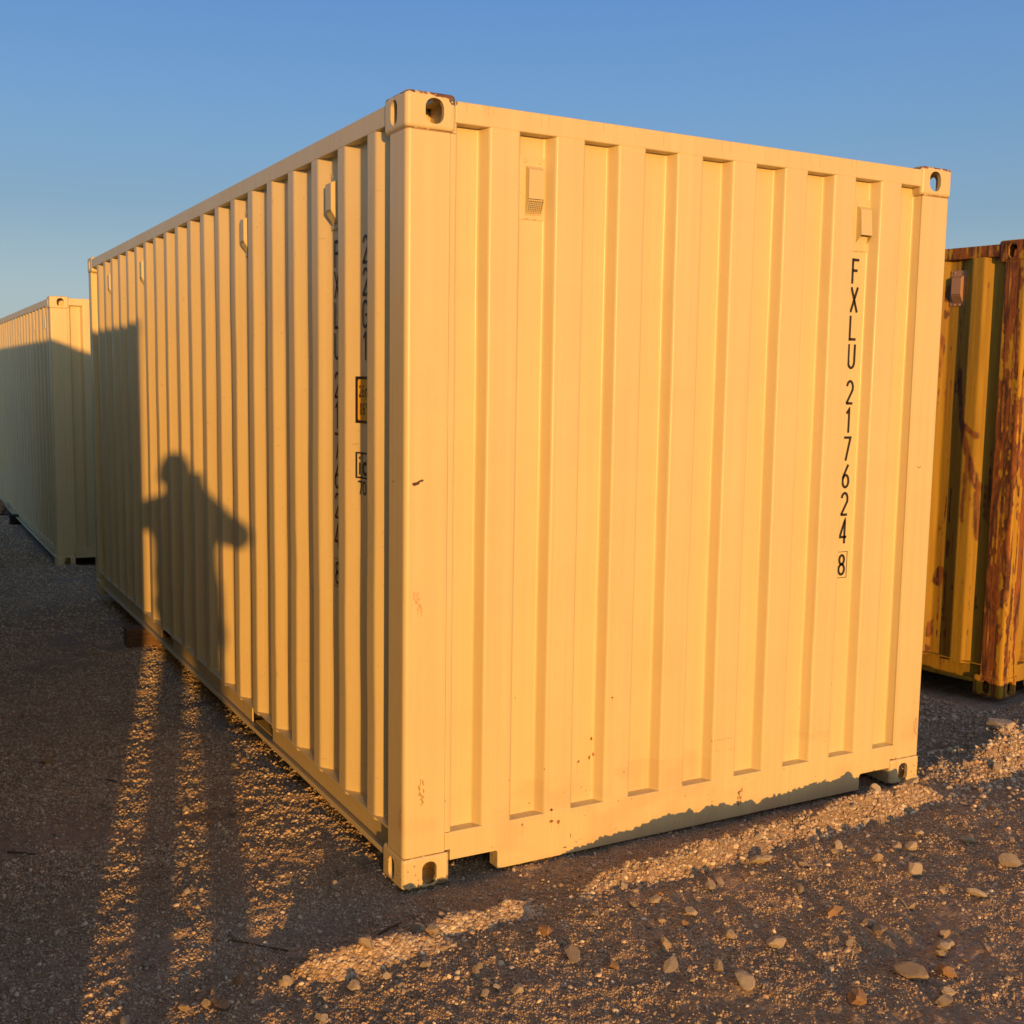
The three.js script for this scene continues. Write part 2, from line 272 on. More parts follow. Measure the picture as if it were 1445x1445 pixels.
function mirrored(geo, mx, mz, ox, oy, oz) {
  const g = geo.clone(), p = g.attributes.position, n = g.attributes.normal;
  for (let i = 0; i < p.count; i++) { p.setXYZ(i, p.getX(i) * mx + ox, p.getY(i) + oy, p.getZ(i) * mz + oz); n.setXYZ(i, n.getX(i) * mx, n.getY(i), n.getZ(i) * mz); }
  if (mx * mz < 0) for (const a of Object.values(g.attributes)) for (let i = 0; i < a.count; i += 3) for (let k = 0; k < a.itemSize; k++) { const t = a.array[(i + 1) * a.itemSize + k]; a.array[(i + 1) * a.itemSize + k] = a.array[(i + 2) * a.itemSize + k]; a.array[(i + 2) * a.itemSize + k] = t; }
  return boxUV(g);
}
function fillet(pts, r = .009) {                                   // rounds the folds of a sheet's section
  const out = [pts[0]];
  for (let k = 1; k < pts.length - 1; k++) {
    const [a, b, c] = [pts[k - 1], pts[k], pts[k + 1]], la = Math.hypot(a[0] - b[0], a[1] - b[1]), lc = Math.hypot(c[0] - b[0], c[1] - b[1]), e = Math.min(r, la * .4, lc * .4);
    const p = [b[0] + (a[0] - b[0]) / la * e, b[1] + (a[1] - b[1]) / la * e], q = [b[0] + (c[0] - b[0]) / lc * e, b[1] + (c[1] - b[1]) / lc * e];
    for (const t of [0, .34, .67, 1]) out.push([(1 - t) ** 2 * p[0] + 2 * t * (1 - t) * b[0] + t * t * q[0], (1 - t) ** 2 * p[1] + 2 * t * (1 - t) * b[1] + t * t * q[1]]);
  }
  out.push(pts[pts.length - 1]); return out;
}
// a folded sheet: pts = [along, depth]; place(along, y, depth) -> xyz; slightly buckled, as thin plate is
const dents = [[.71, .55, .07, .004], [1.10, .95, .09, .003], [1.36, .42, .06, .004], [1.86, .60, .10, .003], [.47, 1.15, .08, .0025], [2.1, 1.55, .08, .003], [1.60, 1.9, .09, .0025], [3.1, .7, .1, .004], [4.4, 1.1, .12, .004]];   // knocks: along, up, radius, depth
function sheet(pts, y0, y1, place, uvOf, flip, seed, wave = .0017, rows = 30) {
  const P = fillet(pts), n = P.length, pos = [], uv = [], idx = [];
  for (let j = 0; j <= rows; j++) for (const [s, d] of P) {
    const y = y0 + (y1 - y0) * j / rows, edge = Math.min(1, 6 * Math.min(j / rows, 1 - j / rows));
    const k = dents.reduce((v, [ds, dy, rr, amp]) => v + amp * Math.exp(-((s - ds) ** 2 + (y - dy) ** 2) / (rr * rr)), 0) * edge + edge * wave * (2 * (vnoise(s * 4.2, y * 2.4, seed) - .5) + .8 * (vnoise(s * 9, y * 5, seed + 7) - .5));
    pos.push(...place(s, y, d + k)); uv.push(...uvOf(s, y));
  }
  for (let j = 0; j < rows; j++) for (let i = 0; i < n - 1; i++) { const a = j * n + i, b = a + 1, c = a + n, e = c + 1; if (flip) idx.push(a, c, b, b, c, e); else idx.push(a, b, c, b, e, c); }
  const g = new THREE.BufferGeometry(); g.setAttribute('position', new THREE.Float32BufferAttribute(pos, 3)); g.setAttribute('uv', new THREE.Float32BufferAttribute(uv, 2)); g.setIndex(idx); g.computeVertexNormals(); return g;
}
const SIDE = { first: .26, pitch: .2815, out: .072, web: .0695, lit: .051, d0: .005, d1: .044 };
function sideProfile(L) {
  const p = [[.128, SIDE.d1], [SIDE.first - SIDE.lit, SIDE.d1]];
  for (let s = SIDE.first; s < L - .36; s += SIDE.pitch) p.push([s, SIDE.d0], [s + SIDE.out, SIDE.d0], [s + SIDE.out + SIDE.web, SIDE.d1], [s + SIDE.pitch - SIDE.lit, SIDE.d1]);
  p[p.length - 1] = [L - .128, SIDE.d1]; return p;
}
const END = { first: .297, pitch: .25, out: .111, web: .020, d0: .005, d1: .050 };
function endProfile() {
  const p = [[.150, .008], [.181, .008], [.186, END.d1], [END.first - END.web, END.d1]];
  for (let k = 0; k < 8; k++) { const s = END.first + k * END.pitch; p.push([s, END.d0], [s + END.out, END.d0], [s + END.out + END.web, END.d1], [s + END.pitch - END.web, END.d1]); }
  p[p.length - 1] = [2.272, END.d1]; p.push([2.282, .0042], [2.30, .0042]); return p;
}
function postShape(w, d, r) { const s = new THREE.Shape(); s.moveTo(r, 0); s.lineTo(w - .006, 0); s.lineTo(w, .006); s.lineTo(w, d); s.lineTo(0, d); s.lineTo(0, r); s.absarc(r, r, r, Math.PI, 1.5 * Math.PI); return s; }
const postGeo = (mx, mz, ox, oz) => {
  const g = new THREE.ExtrudeGeometry(postShape(.155, .128, .018), { depth: CH - .118 * 2 + .004, bevelEnabled: false, curveSegments: 8 }); g.rotateX(-Math.PI / 2);   // shape y -> -z, depth -> y
  g.translate(.0035, .116, -.0035); return mirrored(g, mx, mz, ox, 0, oz);
};
function endSill(z0, z1) {                                          // the lower end rail with its two cut-outs beside the castings
  const s = new THREE.Shape(); s.moveTo(.157, .1195); s.lineTo(.1765, .1195); s.lineTo(.1765, .082); s.lineTo(.352, .082); s.absarc(.348, .070, .012, Math.PI / 2, 0, true); s.lineTo(.360, .014); s.lineTo(2.086, .014); s.lineTo(2.086, .058); s.absarc(2.098, .070, .012, Math.PI, Math.PI / 2, true); s.lineTo(2.2615, .082); s.lineTo(2.2615, .1195); s.lineTo(2.281, .1195); s.lineTo(2.281, .1815); s.lineTo(.157, .1815);
  const g = new THREE.ExtrudeGeometry(s, { depth: z1 - z0 - .006, bevelEnabled: true, bevelThickness: .003, bevelSize: .003, bevelOffset: -.003, bevelSegments: 2, curveSegments: 6 }); g.translate(0, 0, z0 + .003); return boxUV(g);
}
function ventGeos(open, depth) {                                            // a louvred hood on a riveted plate; local x across, y up, z out
  const plate = new RoundedBoxGeometry(.098, .204, .004, 2, .0018); plate.translate(0, 0, .0022);
  const s = new THREE.Shape(); const prof = open ? [[-.072, .004], [-.040, depth + .008], [.060, depth], [.074, .004]] : [[-.086, .004], [-.036, depth], [.058, depth], [.072, .004]];
  const hood = []; const quad = (a, b, c, d) => hood.push(...a, ...b, ...c, ...a, ...c, ...d); const w = .031;
  const V = (sx, k) => [.006 + sx * w * (k === 1 || k === 2 ? .93 : 1), prof[k][0], prof[k][1]];
  quad(V(-1, 1), V(1, 1), V(1, 2), V(-1, 2)); quad(V(-1, 2), V(1, 2), V(1, 3), V(-1, 3));
  quad(V(-1, 0), V(-1, 1), V(-1, 2), V(-1, 3)); quad(V(1, 3), V(1, 2), V(1, 1), V(1, 0));
  const h = new THREE.BufferGeometry(); h.setAttribute('position', new THREE.Float32BufferAttribute(hood, 3)); h.computeVertexNormals();
  h.setAttribute('uv', new THREE.Float32BufferAttribute(new Float32Array(hood.length / 3 * 2), 2));
  let grille = null;
  if (!open) {
    const len = Math.hypot(.048, depth - .004), gs = new THREE.Shape(); gs.moveTo(-w * .98, 0); gs.lineTo(w * .98, 0); gs.lineTo(w * .94, len); gs.lineTo(-w * .94, len);
    for (let a = 0; a < 8; a++) for (let b = 0; b < 7; b++) { const q = new THREE.Path(), x = (a - 3.5) * .0070, y = .005 + b * .0068, r = .0026; q.moveTo(x - r, y - r); q.lineTo(x - r, y + r); q.lineTo(x + r, y + r); q.lineTo(x + r, y - r); gs.holes.push(q); }
    grille = new THREE.ExtrudeGeometry(gs, { depth: .0015, bevelEnabled: false }); grille.rotateX(Math.atan2(depth - .004, .048)); grille.translate(.006, prof[0][0], prof[0][1]);
  }
  const rivets = [[-.026, .088], [.028, .088], [-.02, -.094], [.012, -.095]].map(([x, y]) => { const g = new THREE.SphereGeometry(.0075, 10, 6); g.scale(1, 1, .5); g.translate(x, y, .004); return g; });
  return { plate: boxUV(plate), hood: h, grille: grille && boxUV(grille), rivets: rivets.map((g) => boxUV(g)) };
}
const ventShut = ventGeos(false, .025), ventDeep = ventGeos(false, .036), ventOpen = ventGeos(true, .024);
function addVent(parent, G, mat, pos, turn, label) {
  const v = new THREE.Group(); v.name = 'vent'; v.position.set(...pos); v.rotation.y = turn; parent.add(v); if (label) v.userData.label = label;
  mesh('vent_plate', G.plate, mat, v); mesh('hood', G.hood, mat, v); if (G.grille) { mesh('grille', G.grille, mat, v); } G.rivets.forEach((g) => mesh('rivet', g, mat, v));
}
const ochreUV = (g) => g;
function makeContainer(o) {
  const t = thing('shipping_container', o.label, 'container', o.pos, o.turn ?? 0, 'shipping containers in the yard'), L = o.L, M = o.mats;
  for (const [mx, mz, ox, oz, near] of [[1, 1, 0, 0, 1], [-1, 1, CW, 0, 1], [1, -1, 0, -L, 0], [-1, -1, CW, -L, 0]]) {
    mesh('corner_post', postGeo(mx, mz, ox, oz), near ? M.post : M.farPost ?? M.side, t);
    mesh('corner_casting', mirrored(castings[0], mx, mz, ox, 0, oz), near ? M.post : M.side, t);
    mesh('corner_casting', mirrored(castings[1], mx, mz, ox, CH - .118, oz), near ? M.post : M.side, t);
  }
  for (const [near, z] of [[1, -.004], [0, -L + .064]]) {
    mesh('end_top_rail', bevelBox(.172, CW - .172, 2.506, 2.574, z - .06, z, .005), near ? M.end : M.side, t);
    mesh('end_bottom_rail', endSill(z - .06, z), near ? M.end : M.side, t);
    const f = near ? -1 : 1, zz = near ? 0 : -L;
    mesh('end_panel', sheet(endProfile(), .16, 2.52, (s, y, d) => [s, y, zz + f * d], (s, y) => [s, y], !near, 701 + z), near ? M.end : M.side, t);
  }
  const prof = sideProfile(L);
  for (const [f, x] of [[1, 0], [-1, CW]]) {
    mesh('side_panel', sheet(prof, .165, 2.53, (s, y, d) => [x + f * d, y, -s], (s, y) => [-s, y], f < 0, 811 + x), M.side, t);
    const a = (lo, hi) => [Math.min(x + f * lo, x + f * hi), Math.max(x + f * lo, x + f * hi)];
    mesh('side_top_rail', bevelBox(...a(.004, .064), 2.506, 2.572, -L + .17, -.17, .004), M.top ?? M.side, t);
    // lower side rail: a folded channel with a top flange, a web, a lip, and forklift pockets cut through it
    const gs = [], cut = o.pockets.map((c) => [-c - .16, -c + .16]).sort((p, q) => p[0] - q[0]); let z = -L + .17;
    for (const [c0, c1] of [...cut, [-.17, -.17]]) { gs.push(bevelBox(...a(.038, .0445), .0735, .177, z, c0, .0015)); z = c1; }
    gs.push(bevelBox(...a(.038, .0445), .1195, .177, -.1698, -.125, .0015), bevelBox(...a(.038, .0445), .1195, .177, -L + .125, -L + .1698, .0015), bevelBox(...a(.0035, .052), .1765, .1815, -L + .126, -.126, .002), bevelBox(...a(.006, .05), .068, .0738, -L + .17, -.17, .0025), bevelBox(...a(.006, .0105), .0735, .088, -L + .17, -.17, .0018));
    for (const [c0, c1] of cut) gs.push(bevelBox(...a(.038, .0445), .160, .1762, c0, c1, .0015));
    mesh('side_bottom_rail', mergeGeometries(gs), M.rail ?? M.side, t);
    if (f > 0) for (const [c0, c1] of cut) { mesh('pocket_plate', plainBox(.053, CW - .053, .160, .1655, c0 + .001, c1 - .001), M.side, t); mesh('pocket_plate', plainBox(.053, CW - .053, .074, .079, c0 + .001, c1 - .001), M.side, t); mesh('pocket_plate', plainBox(.10, CW - .10, .0795, .1595, c0 - .004, c0 + .001), dark, t); }
  }
  mesh('roof', plainBox(.065, CW - .065, 2.535, 2.556, -L + .18, -.18), M.side, t);
  mesh('floor', plainBox(.06, CW - .06, .167, .195, -L + .07, -.07), dark, t);
  for (let z = -.5; z > -L + .4; z -= .62) if (!o.pockets.some((c) => Math.abs(z + c) < .22)) mesh('cross_beam', plainBox(.07, CW - .07, .085, .166, z - .045, z), dark, t);
  for (const k of o.sideVents) addVent(t, ventDeep, M.vent ?? M.side, [SIDE.d1 - .0015, 2.345, -(SIDE.first + SIDE.pitch * k) + .068 + .035], -Math.PI / 2);
  return t;
}
const mainBox = makeContainer({ label: 'clean beige shipping container marked FXLU in the middle, its end wall in full sun', pos: [0, 0, 0], L: 6.058, pockets: [1.705, 3.68], sideVents: [2, 6, 14, 18], mats: { post: endPaint, end: endPaint, side: paint, farPost: paint } });
addVent(mainBox, ventShut, paint, [.478, 2.338, -END.d1 - .0005], 0, 'vent with a square-holed grille');
addVent(mainBox, ventOpen, paint, [1.985, 2.335, -END.d1 - .0005], 0, 'vent with an open scoop');
makeContainer({ label: 'pale beige shipping container in line behind, half in shadow at the left edge', pos: [0, -.15, -8.31], L: 12.192, pockets: [], sideVents: [1, 4, 9, 15, 22], mats: { post: paintPale, end: paintPale, side: paintPale } });
makeContainer({ label: 'rusty ochre shipping container with heavily corroded corner post at the right edge', pos: [4.085, -.068, -.865], turn: 8 * rad, L: 6.058, pockets: [], sideVents: [1, 6], mats: { post: rustMat, end: ochreMat, side: ochreMat, rail: ochreMat, top: rustMat, vent: brownPaint } });
makeContainer({ label: 'container beside the photographer that shades the left of the alley', pos: [-1.504 - CW, .012, 2.2], L: 12.192, pockets: [], sideVents: [2, 9], mats: { post: paintPale, end: paintPale, side: paintPale } });

// ---- lettering: strokes turned into thin flat shapes
const arc = (cx, cy, rx, ry, a0, a1, n = 12) => Array.from({ length: n + 1 }, (_, k) => { const t = (a0 + (a1 - a0) * k / n) * rad; return [cx + rx * Math.cos(t), cy + ry * Math.sin(t)]; });
const GLYPH = {   // unit box: x 0..1, y 0..1
  F: [[[.06, 0], [.06, 1]], [[.06, .94], [1, .94]], [[.06, .52], [.8, .52]]], X: [[[.04, 0], [.96, 1]], [[.04, 1], [.96, 0]]], L: [[[.06, 1], [.06, 0]], [[.06, .06], [1, .06]]],
  U: [[[.07, 1], [.07, .3], ...arc(.5, .3, .43, .25, 180, 360), [.93, 1]]], G: [[...arc(.5, .7, .43, .25, 20, 180), ...arc(.5, .3, .43, .25, 180, 360), [.93, .47], [.52, .47]]],
  1: [[[.18, .78], [.56, .97], [.56, 0]]], 2: [[...arc(.5, .7, .42, .25, 170, 0), [.9, .6], [.08, .05]], [[.05, .055], [.96, .055]]], 4: [[[.72, 0], [.72, .99], [.04, .27], [1, .27]]],
  6: [[[.80, .98], [.14, .48], ...arc(.5, .3, .42, .25, 160, 520, 24)]], 7: [[[.02, .945], [.93, .945], [.36, 0]]], 8: [arc(.5, .735, .36, .21, 0, 360, 24), arc(.5, .28, .43, .235, 0, 360, 24)],
  i: [[[.5, 0], [.5, .66]], [[.5, .84], [.5, .98]]], c: [arc(.5, .36, .4, .31, 40, 320)], 0: [[[.08, .3], [.08, .7], ...arc(.5, .7, .42, .25, 180, 0), [.92, .3], ...arc(.5, .3, .42, .25, 360, 180)]],
};
function strokeGeo(paths, w, place) {                              // ribbons of width w (metres) along paths; place(u, v) -> xyz lying on the sheet
  const pos = [], idx = [];
  for (const raw of paths) {
    const pts = [raw[0]]; for (let k = 1; k < raw.length; k++) { const [a, b] = [raw[k - 1], raw[k]], n = Math.max(1, Math.ceil(Math.hypot(b[0] - a[0], b[1] - a[1]) / .006)); for (let i = 1; i <= n; i++) pts.push([a[0] + (b[0] - a[0]) * i / n, a[1] + (b[1] - a[1]) * i / n]); }
    const base = pos.length / 3, closed = Math.hypot(pts[0][0] - pts[pts.length - 1][0], pts[0][1] - pts[pts.length - 1][1]) < 1e-6;
    pts.forEach((p, k) => {
      const N = pts.length, a = k ? pts[k - 1] : closed ? pts[N - 2] : p, b = k < N - 1 ? pts[k + 1] : closed ? pts[1] : p;
      const n1 = k || closed ? norm(p, a) : null, n2 = k < N - 1 || closed ? norm(b, p) : null, m = n1 && n2 ? [n1[0] + n2[0], n1[1] + n2[1]] : n1 ?? n2, l = Math.hypot(...m), d = [m[0] / l, m[1] / l];
      const ref = n1 ?? n2, sc = Math.min(2.2, 1 / Math.max(.35, d[0] * ref[0] + d[1] * ref[1]));
      for (const s of [-.5, -.17, .17, .5]) pos.push(...place(p[0] + d[0] * w * s * sc, p[1] + d[1] * w * s * sc));
      if (k) for (let q = 0; q < 3; q++) { const e = base + (k - 1) * 4 + q; idx.push(e, e + 1, e + 4, e + 1, e + 5, e + 4); }
    });
  }
  const g = new THREE.BufferGeometry(); g.setAttribute('position', new THREE.Float32BufferAttribute(pos, 3)); g.setIndex(idx); g.computeVertexNormals(); return g;
}
const norm = (b, a) => { const l = Math.hypot(b[0] - a[0], b[1] - a[1]) || 1; return [-(b[1] - a[1]) / l, (b[0] - a[0]) / l]; };
function glyph(ch, w, h) { return GLYPH[ch].map((p) => p.map(([x, y]) => [(x - .5) * w, (y - 1) * h])); }
const profileDepth = (pts, s) => { for (let k = 1; k < pts.length; k++) if (s <= pts[k][0]) { const [a, b] = [pts[k - 1], pts[k]]; return a[1] + (b[1] - a[1]) * (s - a[0]) / (b[0] - a[0]); } return pts[pts.length - 1][1]; };
const endP = fillet(endProfile()), sideP = fillet(sideProfile(6.058));
const LIFT = .0022;
const onEnd = (cx, top) => (u, v) => [cx + u, top + v, -profileDepth(endP, cx + u) + LIFT];
const onSide = (cz, top) => (u, v) => [profileDepth(sideP, -(cz + u)) - LIFT, top + v, cz + u];
function write(on, centre, rows, w, h, stroke) { for (const [ch, y] of rows) { const m = mesh(/\d/.test(ch) ? 'digit' : 'letter', strokeGeo(glyph(ch, ch === 'L' || ch === 'F' ? w * .92 : w, h), stroke, on(centre, y)), blackPrint, mainBox); } }
const codeRows = [['F', 2.206], ['X', 2.0935], ['L', 1.981], ['U', 1.8685], ['2', 1.726], ['1', 1.613], ['7', 1.5], ['6', 1.387], ['2', 1.274], ['4', 1.161]];
const rect = (w, h) => [[[-w / 2, 0], [w / 2, 0], [w / 2, -h], [-w / 2, -h], [-w / 2, 0]]];
write(onEnd, 1.9695, codeRows, .038, .099, .0105); write(onEnd, 1.9695, [['8', 1.018]], .036, .088, .0105);
mesh('digit_frame', strokeGeo(rect(.058, .107), .0022, onEnd(1.9695, 1.0275)), blackPrint, mainBox);
const Z2 = -(SIDE.first + 2 * SIDE.pitch) + .068 + .033, Z1 = -(SIDE.first + SIDE.pitch) + .068 + .033;
write(onSide, Z2, codeRows, .052, .099, .0105); write(onSide, Z2, [['8', 1.012]], .044, .088, .0105);
mesh('digit_frame', strokeGeo(rect(.072, .107), .0022, onSide(Z2, 1.0215)), blackPrint, mainBox);
write(onSide, Z1, [['2', 2.197], ['2', 2.086], ['G', 1.975], ['1', 1.864]], .052, .099, .0105);
function sticker(name, w, h, cz, top, draw, W = 512) {              // a printed sheet stuck over the folds
  const H = Math.round(W * h / w), c = document.createElement('canvas'); c.width = W; c.height = H; draw(c.getContext('2d'), W, H);
  const t = new THREE.CanvasTexture(c); t.colorSpace = THREE.SRGBColorSpace; const on = onSide(cz, top), nx = 40, pos = [], uv = [], idx = [];
  for (let j = 0; j <= 1; j++) for (let i = 0; i <= nx; i++) { pos.push(...on((i / nx - .5) * w, -h * j)); uv.push(i / nx, 1 - j); }
  for (let i = 0; i < nx; i++) idx.push(i, i + nx + 1, i + 1, i + 1, i + nx + 1, i + nx + 2);
  const g = new THREE.BufferGeometry(); g.setAttribute('position', new THREE.Float32BufferAttribute(pos, 3)); g.setAttribute('uv', new THREE.Float32BufferAttribute(uv, 2)); g.setIndex(idx); g.computeVertexNormals();
  return mesh(name, g, new THREE.MeshStandardMaterial({ name, map: t, roughness: .55 }), mainBox);
}
const centred = (g, s, x, y, size, sx = 1) => { g.save(); g.translate(x, y); g.scale(sx, 1); g.font = `bold ${size}px sans-serif`; g.textAlign = 'center'; g.textBaseline = 'middle'; g.fillText(s, 0, 0); g.restore(); };
sticker('height_sticker', .132, .165, -.439, 1.709, (g, W, H) => {
  g.fillStyle = '#1c1310'; g.fillRect(0, 0, W, H); g.fillStyle = '#dca628'; g.beginPath(); g.roundRect(W * .06, H * .06, W * .88, H * .88, W * .05); g.fill();
  g.fillStyle = '#1c1310'; const put = (c, x, w, y) => { g.save(); g.font = `bold ${H * .36}px sans-serif`; g.textBaseline = 'middle'; g.translate(W * x, H * y); g.scale(W * w / g.measureText(c).width, 1); g.fillText(c, 0, 0); g.restore(); };
  put('2', .085, .13, .32); put('.', .22, .04, .32); put('6', .27, .17, .32); put('m', .47, .30, .32); put('8', .12, .14, .70); put("'", .265, .04, .70); put('6', .31, .17, .70); put('"', .52, .10, .70);
}).userData.label = 'orange height sticker with black border';
{
  const CZ = -.428, at = (y) => onSide(CZ, y), put = (name, ch, x, y, w, h, t) => mesh(name, strokeGeo(glyph(ch, w, h).map((p) => p.map(([u, v]) => [u + x, v])), t, at(y)), blackPrint, mainBox);
  mesh('code_frame', strokeGeo([[[-.074, 0], [.07, 0], [.07, -.088], [-.074, -.088], [-.074, 0]], [[-.042, 0], [-.042, -.088]]], .006, at(1.438)), blackPrint, mainBox);
  put('letter', 'i', -.0605, 1.426, .03, .066, .0075); put('letter', 'c', -.014, 1.426, .042, .066, .011); put('digit', '7', -.055, 1.338, .028, .048, .007); put('digit', '0', -.019, 1.338, .03, .048, .007);
}

// ---------------------------------------------------------------- timbers
const woodMap = texture(512, 512, (i, j) => { const x = i / 512, y = j / 512, g = vnoise(x * 3, y * 60 + 3 * vnoise(x * 4, y * 6, 505, 4, 6), 501, 3, 0), m = .65 + .5 * g + .2 * (vnoise(x * 60, y * 200, 503, 60, 200) - .5); return [lin2s(.13 * m), lin2s(.070 * m), lin2s(.032 * m)]; }, true, [1.4, 1.4]);
const wood = new THREE.MeshStandardMaterial({ name: 'old timber', map: woodMap, roughness: .9, bumpMap: woodMap, bumpScale: .002 });
const tarred = new THREE.MeshStandardMaterial({ name: 'tarred timber', color: new THREE.Color().setRGB(.018, .015, .013), roughness: .9, bumpMap: woodMap, bumpScale: .002 });
function timber(label, x0, x1, y0, y1, z0, z1, dark) { const t = mesh('timber_block', bevelBox(x0, x1, y0, y1, z0, z1, .006), dark ? tarred : wood); t.geometry.rotateY(0); return tag(t, label, 'timber', 'timbers under the containers'); }
timber('square timber propping the beige container marked FXLU, its end poking out', -.105, 1.1, -.09, .066, -4.33, -4.185);
timber('dark timber block under the pale container at the far left edge', -.06, .9, -.23, -.05, -12.2, -12.05, true);
{
  const g = new THREE.IcosahedronGeometry(1, 4), p = g.attributes.position; const v = new THREE.Vector3();
  for (let i = 0; i < p.count; i++) { v.fromBufferAttribute(p, i); const k = 1 + .22 * (vnoise(v.x * 2 + 4, v.y * 2 + v.z * 1.6, 601) - .5) - .06 * Math.abs(Math.sin(v.y * 7 + 2 * v.x)); p.setXYZ(i, v.x * .10 * k, Math.max(-.06, v.y * .16 * k), v.z * .16 * k); }
  g.computeVertexNormals(); g.rotateZ(.25); g.translate(-.10, ground(-.1, -13.2) + .085, -13.3);
  tag(mesh('sack', g, new THREE.MeshStandardMaterial({ name: 'tan cloth', color: new THREE.Color().setRGB(.36, .26, .17), roughness: .95 })), 'small tan sack slumped at the foot of the far pale container, left edge', 'sack');
}

// ---------------------------------------------------------------- stones
const R = rng(20240611);
function stoneGeo(seed, flat, n = 16, smooth = 0) {                 // an angular broken stone of unit width
  const r = rng(seed), pts = [];
  for (let k = 0; k < n; k++) { const z = 2 * (k + .5) / n - 1, t = k * 2.39996 + .7 * r(), q = Math.sqrt(1 - z * z), m = .5 * (.72 + .36 * r()); pts.push(new THREE.Vector3(Math.cos(t) * q * m * 1.12, z * m * flat, Math.sin(t) * q * m * .88)); }
  let g = new ConvexGeometry(pts); g.deleteAttribute('uv');
  if (smooth) { g.deleteAttribute('normal'); g = mergeVertices(g, 1e-5); g.computeVertexNormals(); g = g.toNonIndexed(); }
  return g;
}
const stoneNoise = texture(256, 256, (i, j) => { const x = i / 256, y = j / 256, v = 255 * (.55 * fbm(x * 6, y * 6, 651, 6, 6, 4) + .45 * vnoise(x * 70, y * 70, 653, 70, 70)); return [v, v, v]; }, false, [30, 30]);
const stoneColour = texture(256, 256, (i, j) => { const x = i / 256, y = j / 256, m = .78 + .36 * fbm(x * 5, y * 5, 661, 5, 5, 4) + .1 * (vnoise(x * 90, y * 90, 663, 90, 90) - .5); const v = lin2s(Math.min(1, .9 * m)); return [v, v, v]; }, true, [18, 18]);
const stoneMats = [[.54, .42, .28], [.64, .53, .38], [.46, .38, .29], [.50, .30, .15], [.40, .32, .24]].map((c, k) => new THREE.MeshStandardMaterial({ name: ['tan stone', 'pale stone', 'grey stone', 'orange stone', 'dull stone'][k], color: new THREE.Color().setRGB(...c), map: stoneColour, bumpMap: stoneNoise, bumpScale: .002, roughness: .93 }));
const grit = new THREE.MeshStandardMaterial({ name: 'gravel', color: 0xffffff, roughness: .93 });
const shapes = Array.from({ length: 9 }, (_, k) => boxUV(stoneGeo(900 + k, .55 + .06 * k, 20 + (k % 3) * 5)));
function roughStone(seed, flat) {                                   // larger ones: more facets, worn edges
  const r = rng(seed), planes = Array.from({ length: 13 }, () => { const v = new THREE.Vector3(r() - .5, (r() - .5) * 1.2, r() - .5).normalize(); return [v, .26 + .17 * r()]; });
  let g = new THREE.IcosahedronGeometry(.5, 7); g.deleteAttribute('uv'); g.deleteAttribute('normal'); g = mergeVertices(g, 1e-5); const p = g.attributes.position, v = new THREE.Vector3();
  for (let i = 0; i < p.count; i++) {
    v.fromBufferAttribute(p, i); for (const [n, d] of planes) { const e = v.dot(n) - d; if (e > 0) v.addScaledVector(n, -e); }
    const k = 1 + .09 * (vnoise(v.x * 7 + seed, v.y * 7 + v.z * 5, 671) - .5) + .05 * (vnoise(v.x * 17, v.y * 17 + v.z * 13 + seed, 673) - .5);
    p.setXYZ(i, v.x * k * 1.15, v.y * k * flat, v.z * k * .95);
  }
  return boxUV(toCreasedNormals(g, .32));
}
const rocksG = Array.from({ length: 8 }, (_, k) => { return roughStone(50 + k * 13, .72 + .05 * (k % 4)); });
const taken = [];
function place(m, x, z, w, sink = .22, tilt = .35) { m.position.set(x, ground(x, z) + w * (.30 - sink), z); m.rotation.set((R() - .5) * tilt * 2, R() * 6.28, (R() - .5) * tilt * 2); taken.push([x, z, w]); }
const ROCKS = [   // x, z, width, shape, flatness, material, label
  [.735, .60, .052, 0, 1, 1, 'pale cream rock lying alone on open gravel before the container marked FXLU'],
  [.524, .745, .046, 3, 1.2, 0, 'tan pointed rock standing upright in the middle of the foreground'],
  [.471, .84, .060, 1, .6, 2, 'flat grey stone just below the tan pointed rock'],
  [.249, .665, .066, 2, .6, 4, 'broad flat grey stone sunk in the dirt, with small lit pebbles beside it'],
  [1.177, .42, .078, 4, .55, 1, 'long flat cream rock below the gravel ridge in front of the beige end wall'],
  [1.945, .84, .075, 5, 1, 2, 'rounded grey boulder at the right edge of the gravel'],
  [.822, .89, .062, 6, .95, 1, 'chunky pale rock with a pitted face in the right foreground'],
  [1.137, 1.25, .070, 7, .8, 3, 'sharp orange rock in the lower right corner'],
  [1.059, 1.20, .105, 1, .45, 0, 'broad buried slab beside the sharp orange rock'],
  [.804, 1.235, .062, 3, 1, 3, 'orange brown rock nearest the lower edge of the picture, right of the middle'],
  [3.082, -.09, .125, 2, .7, 1, 'square block of rock on top of the gravel heap beside the rusty container'],
  [2.24, .115, .10, 4, .6, 1, 'largest pale rock on the gravel crest under the right corner of the FXLU container'],
  [-.065, .275, .052, 5, 1.1, 1, 'bright triangular rock on the lit heap by the near corner'],
  [-.713, .41, .050, 0, .85, 3, 'rounded orange stone by the lower left edge, beside a smaller one'],
];
for (const [x, z, w, s, fl, mt, label] of ROCKS) {
  const m = mesh('rock', rocksG[s], stoneMats[mt]); m.scale.set(w, w * Math.max(.62, fl), w * .9); place(m, x, z, w * Math.max(.62, Math.min(1, fl)), .02, .5); tag(m, label, 'rock', 'loose rocks on the gravel');
}
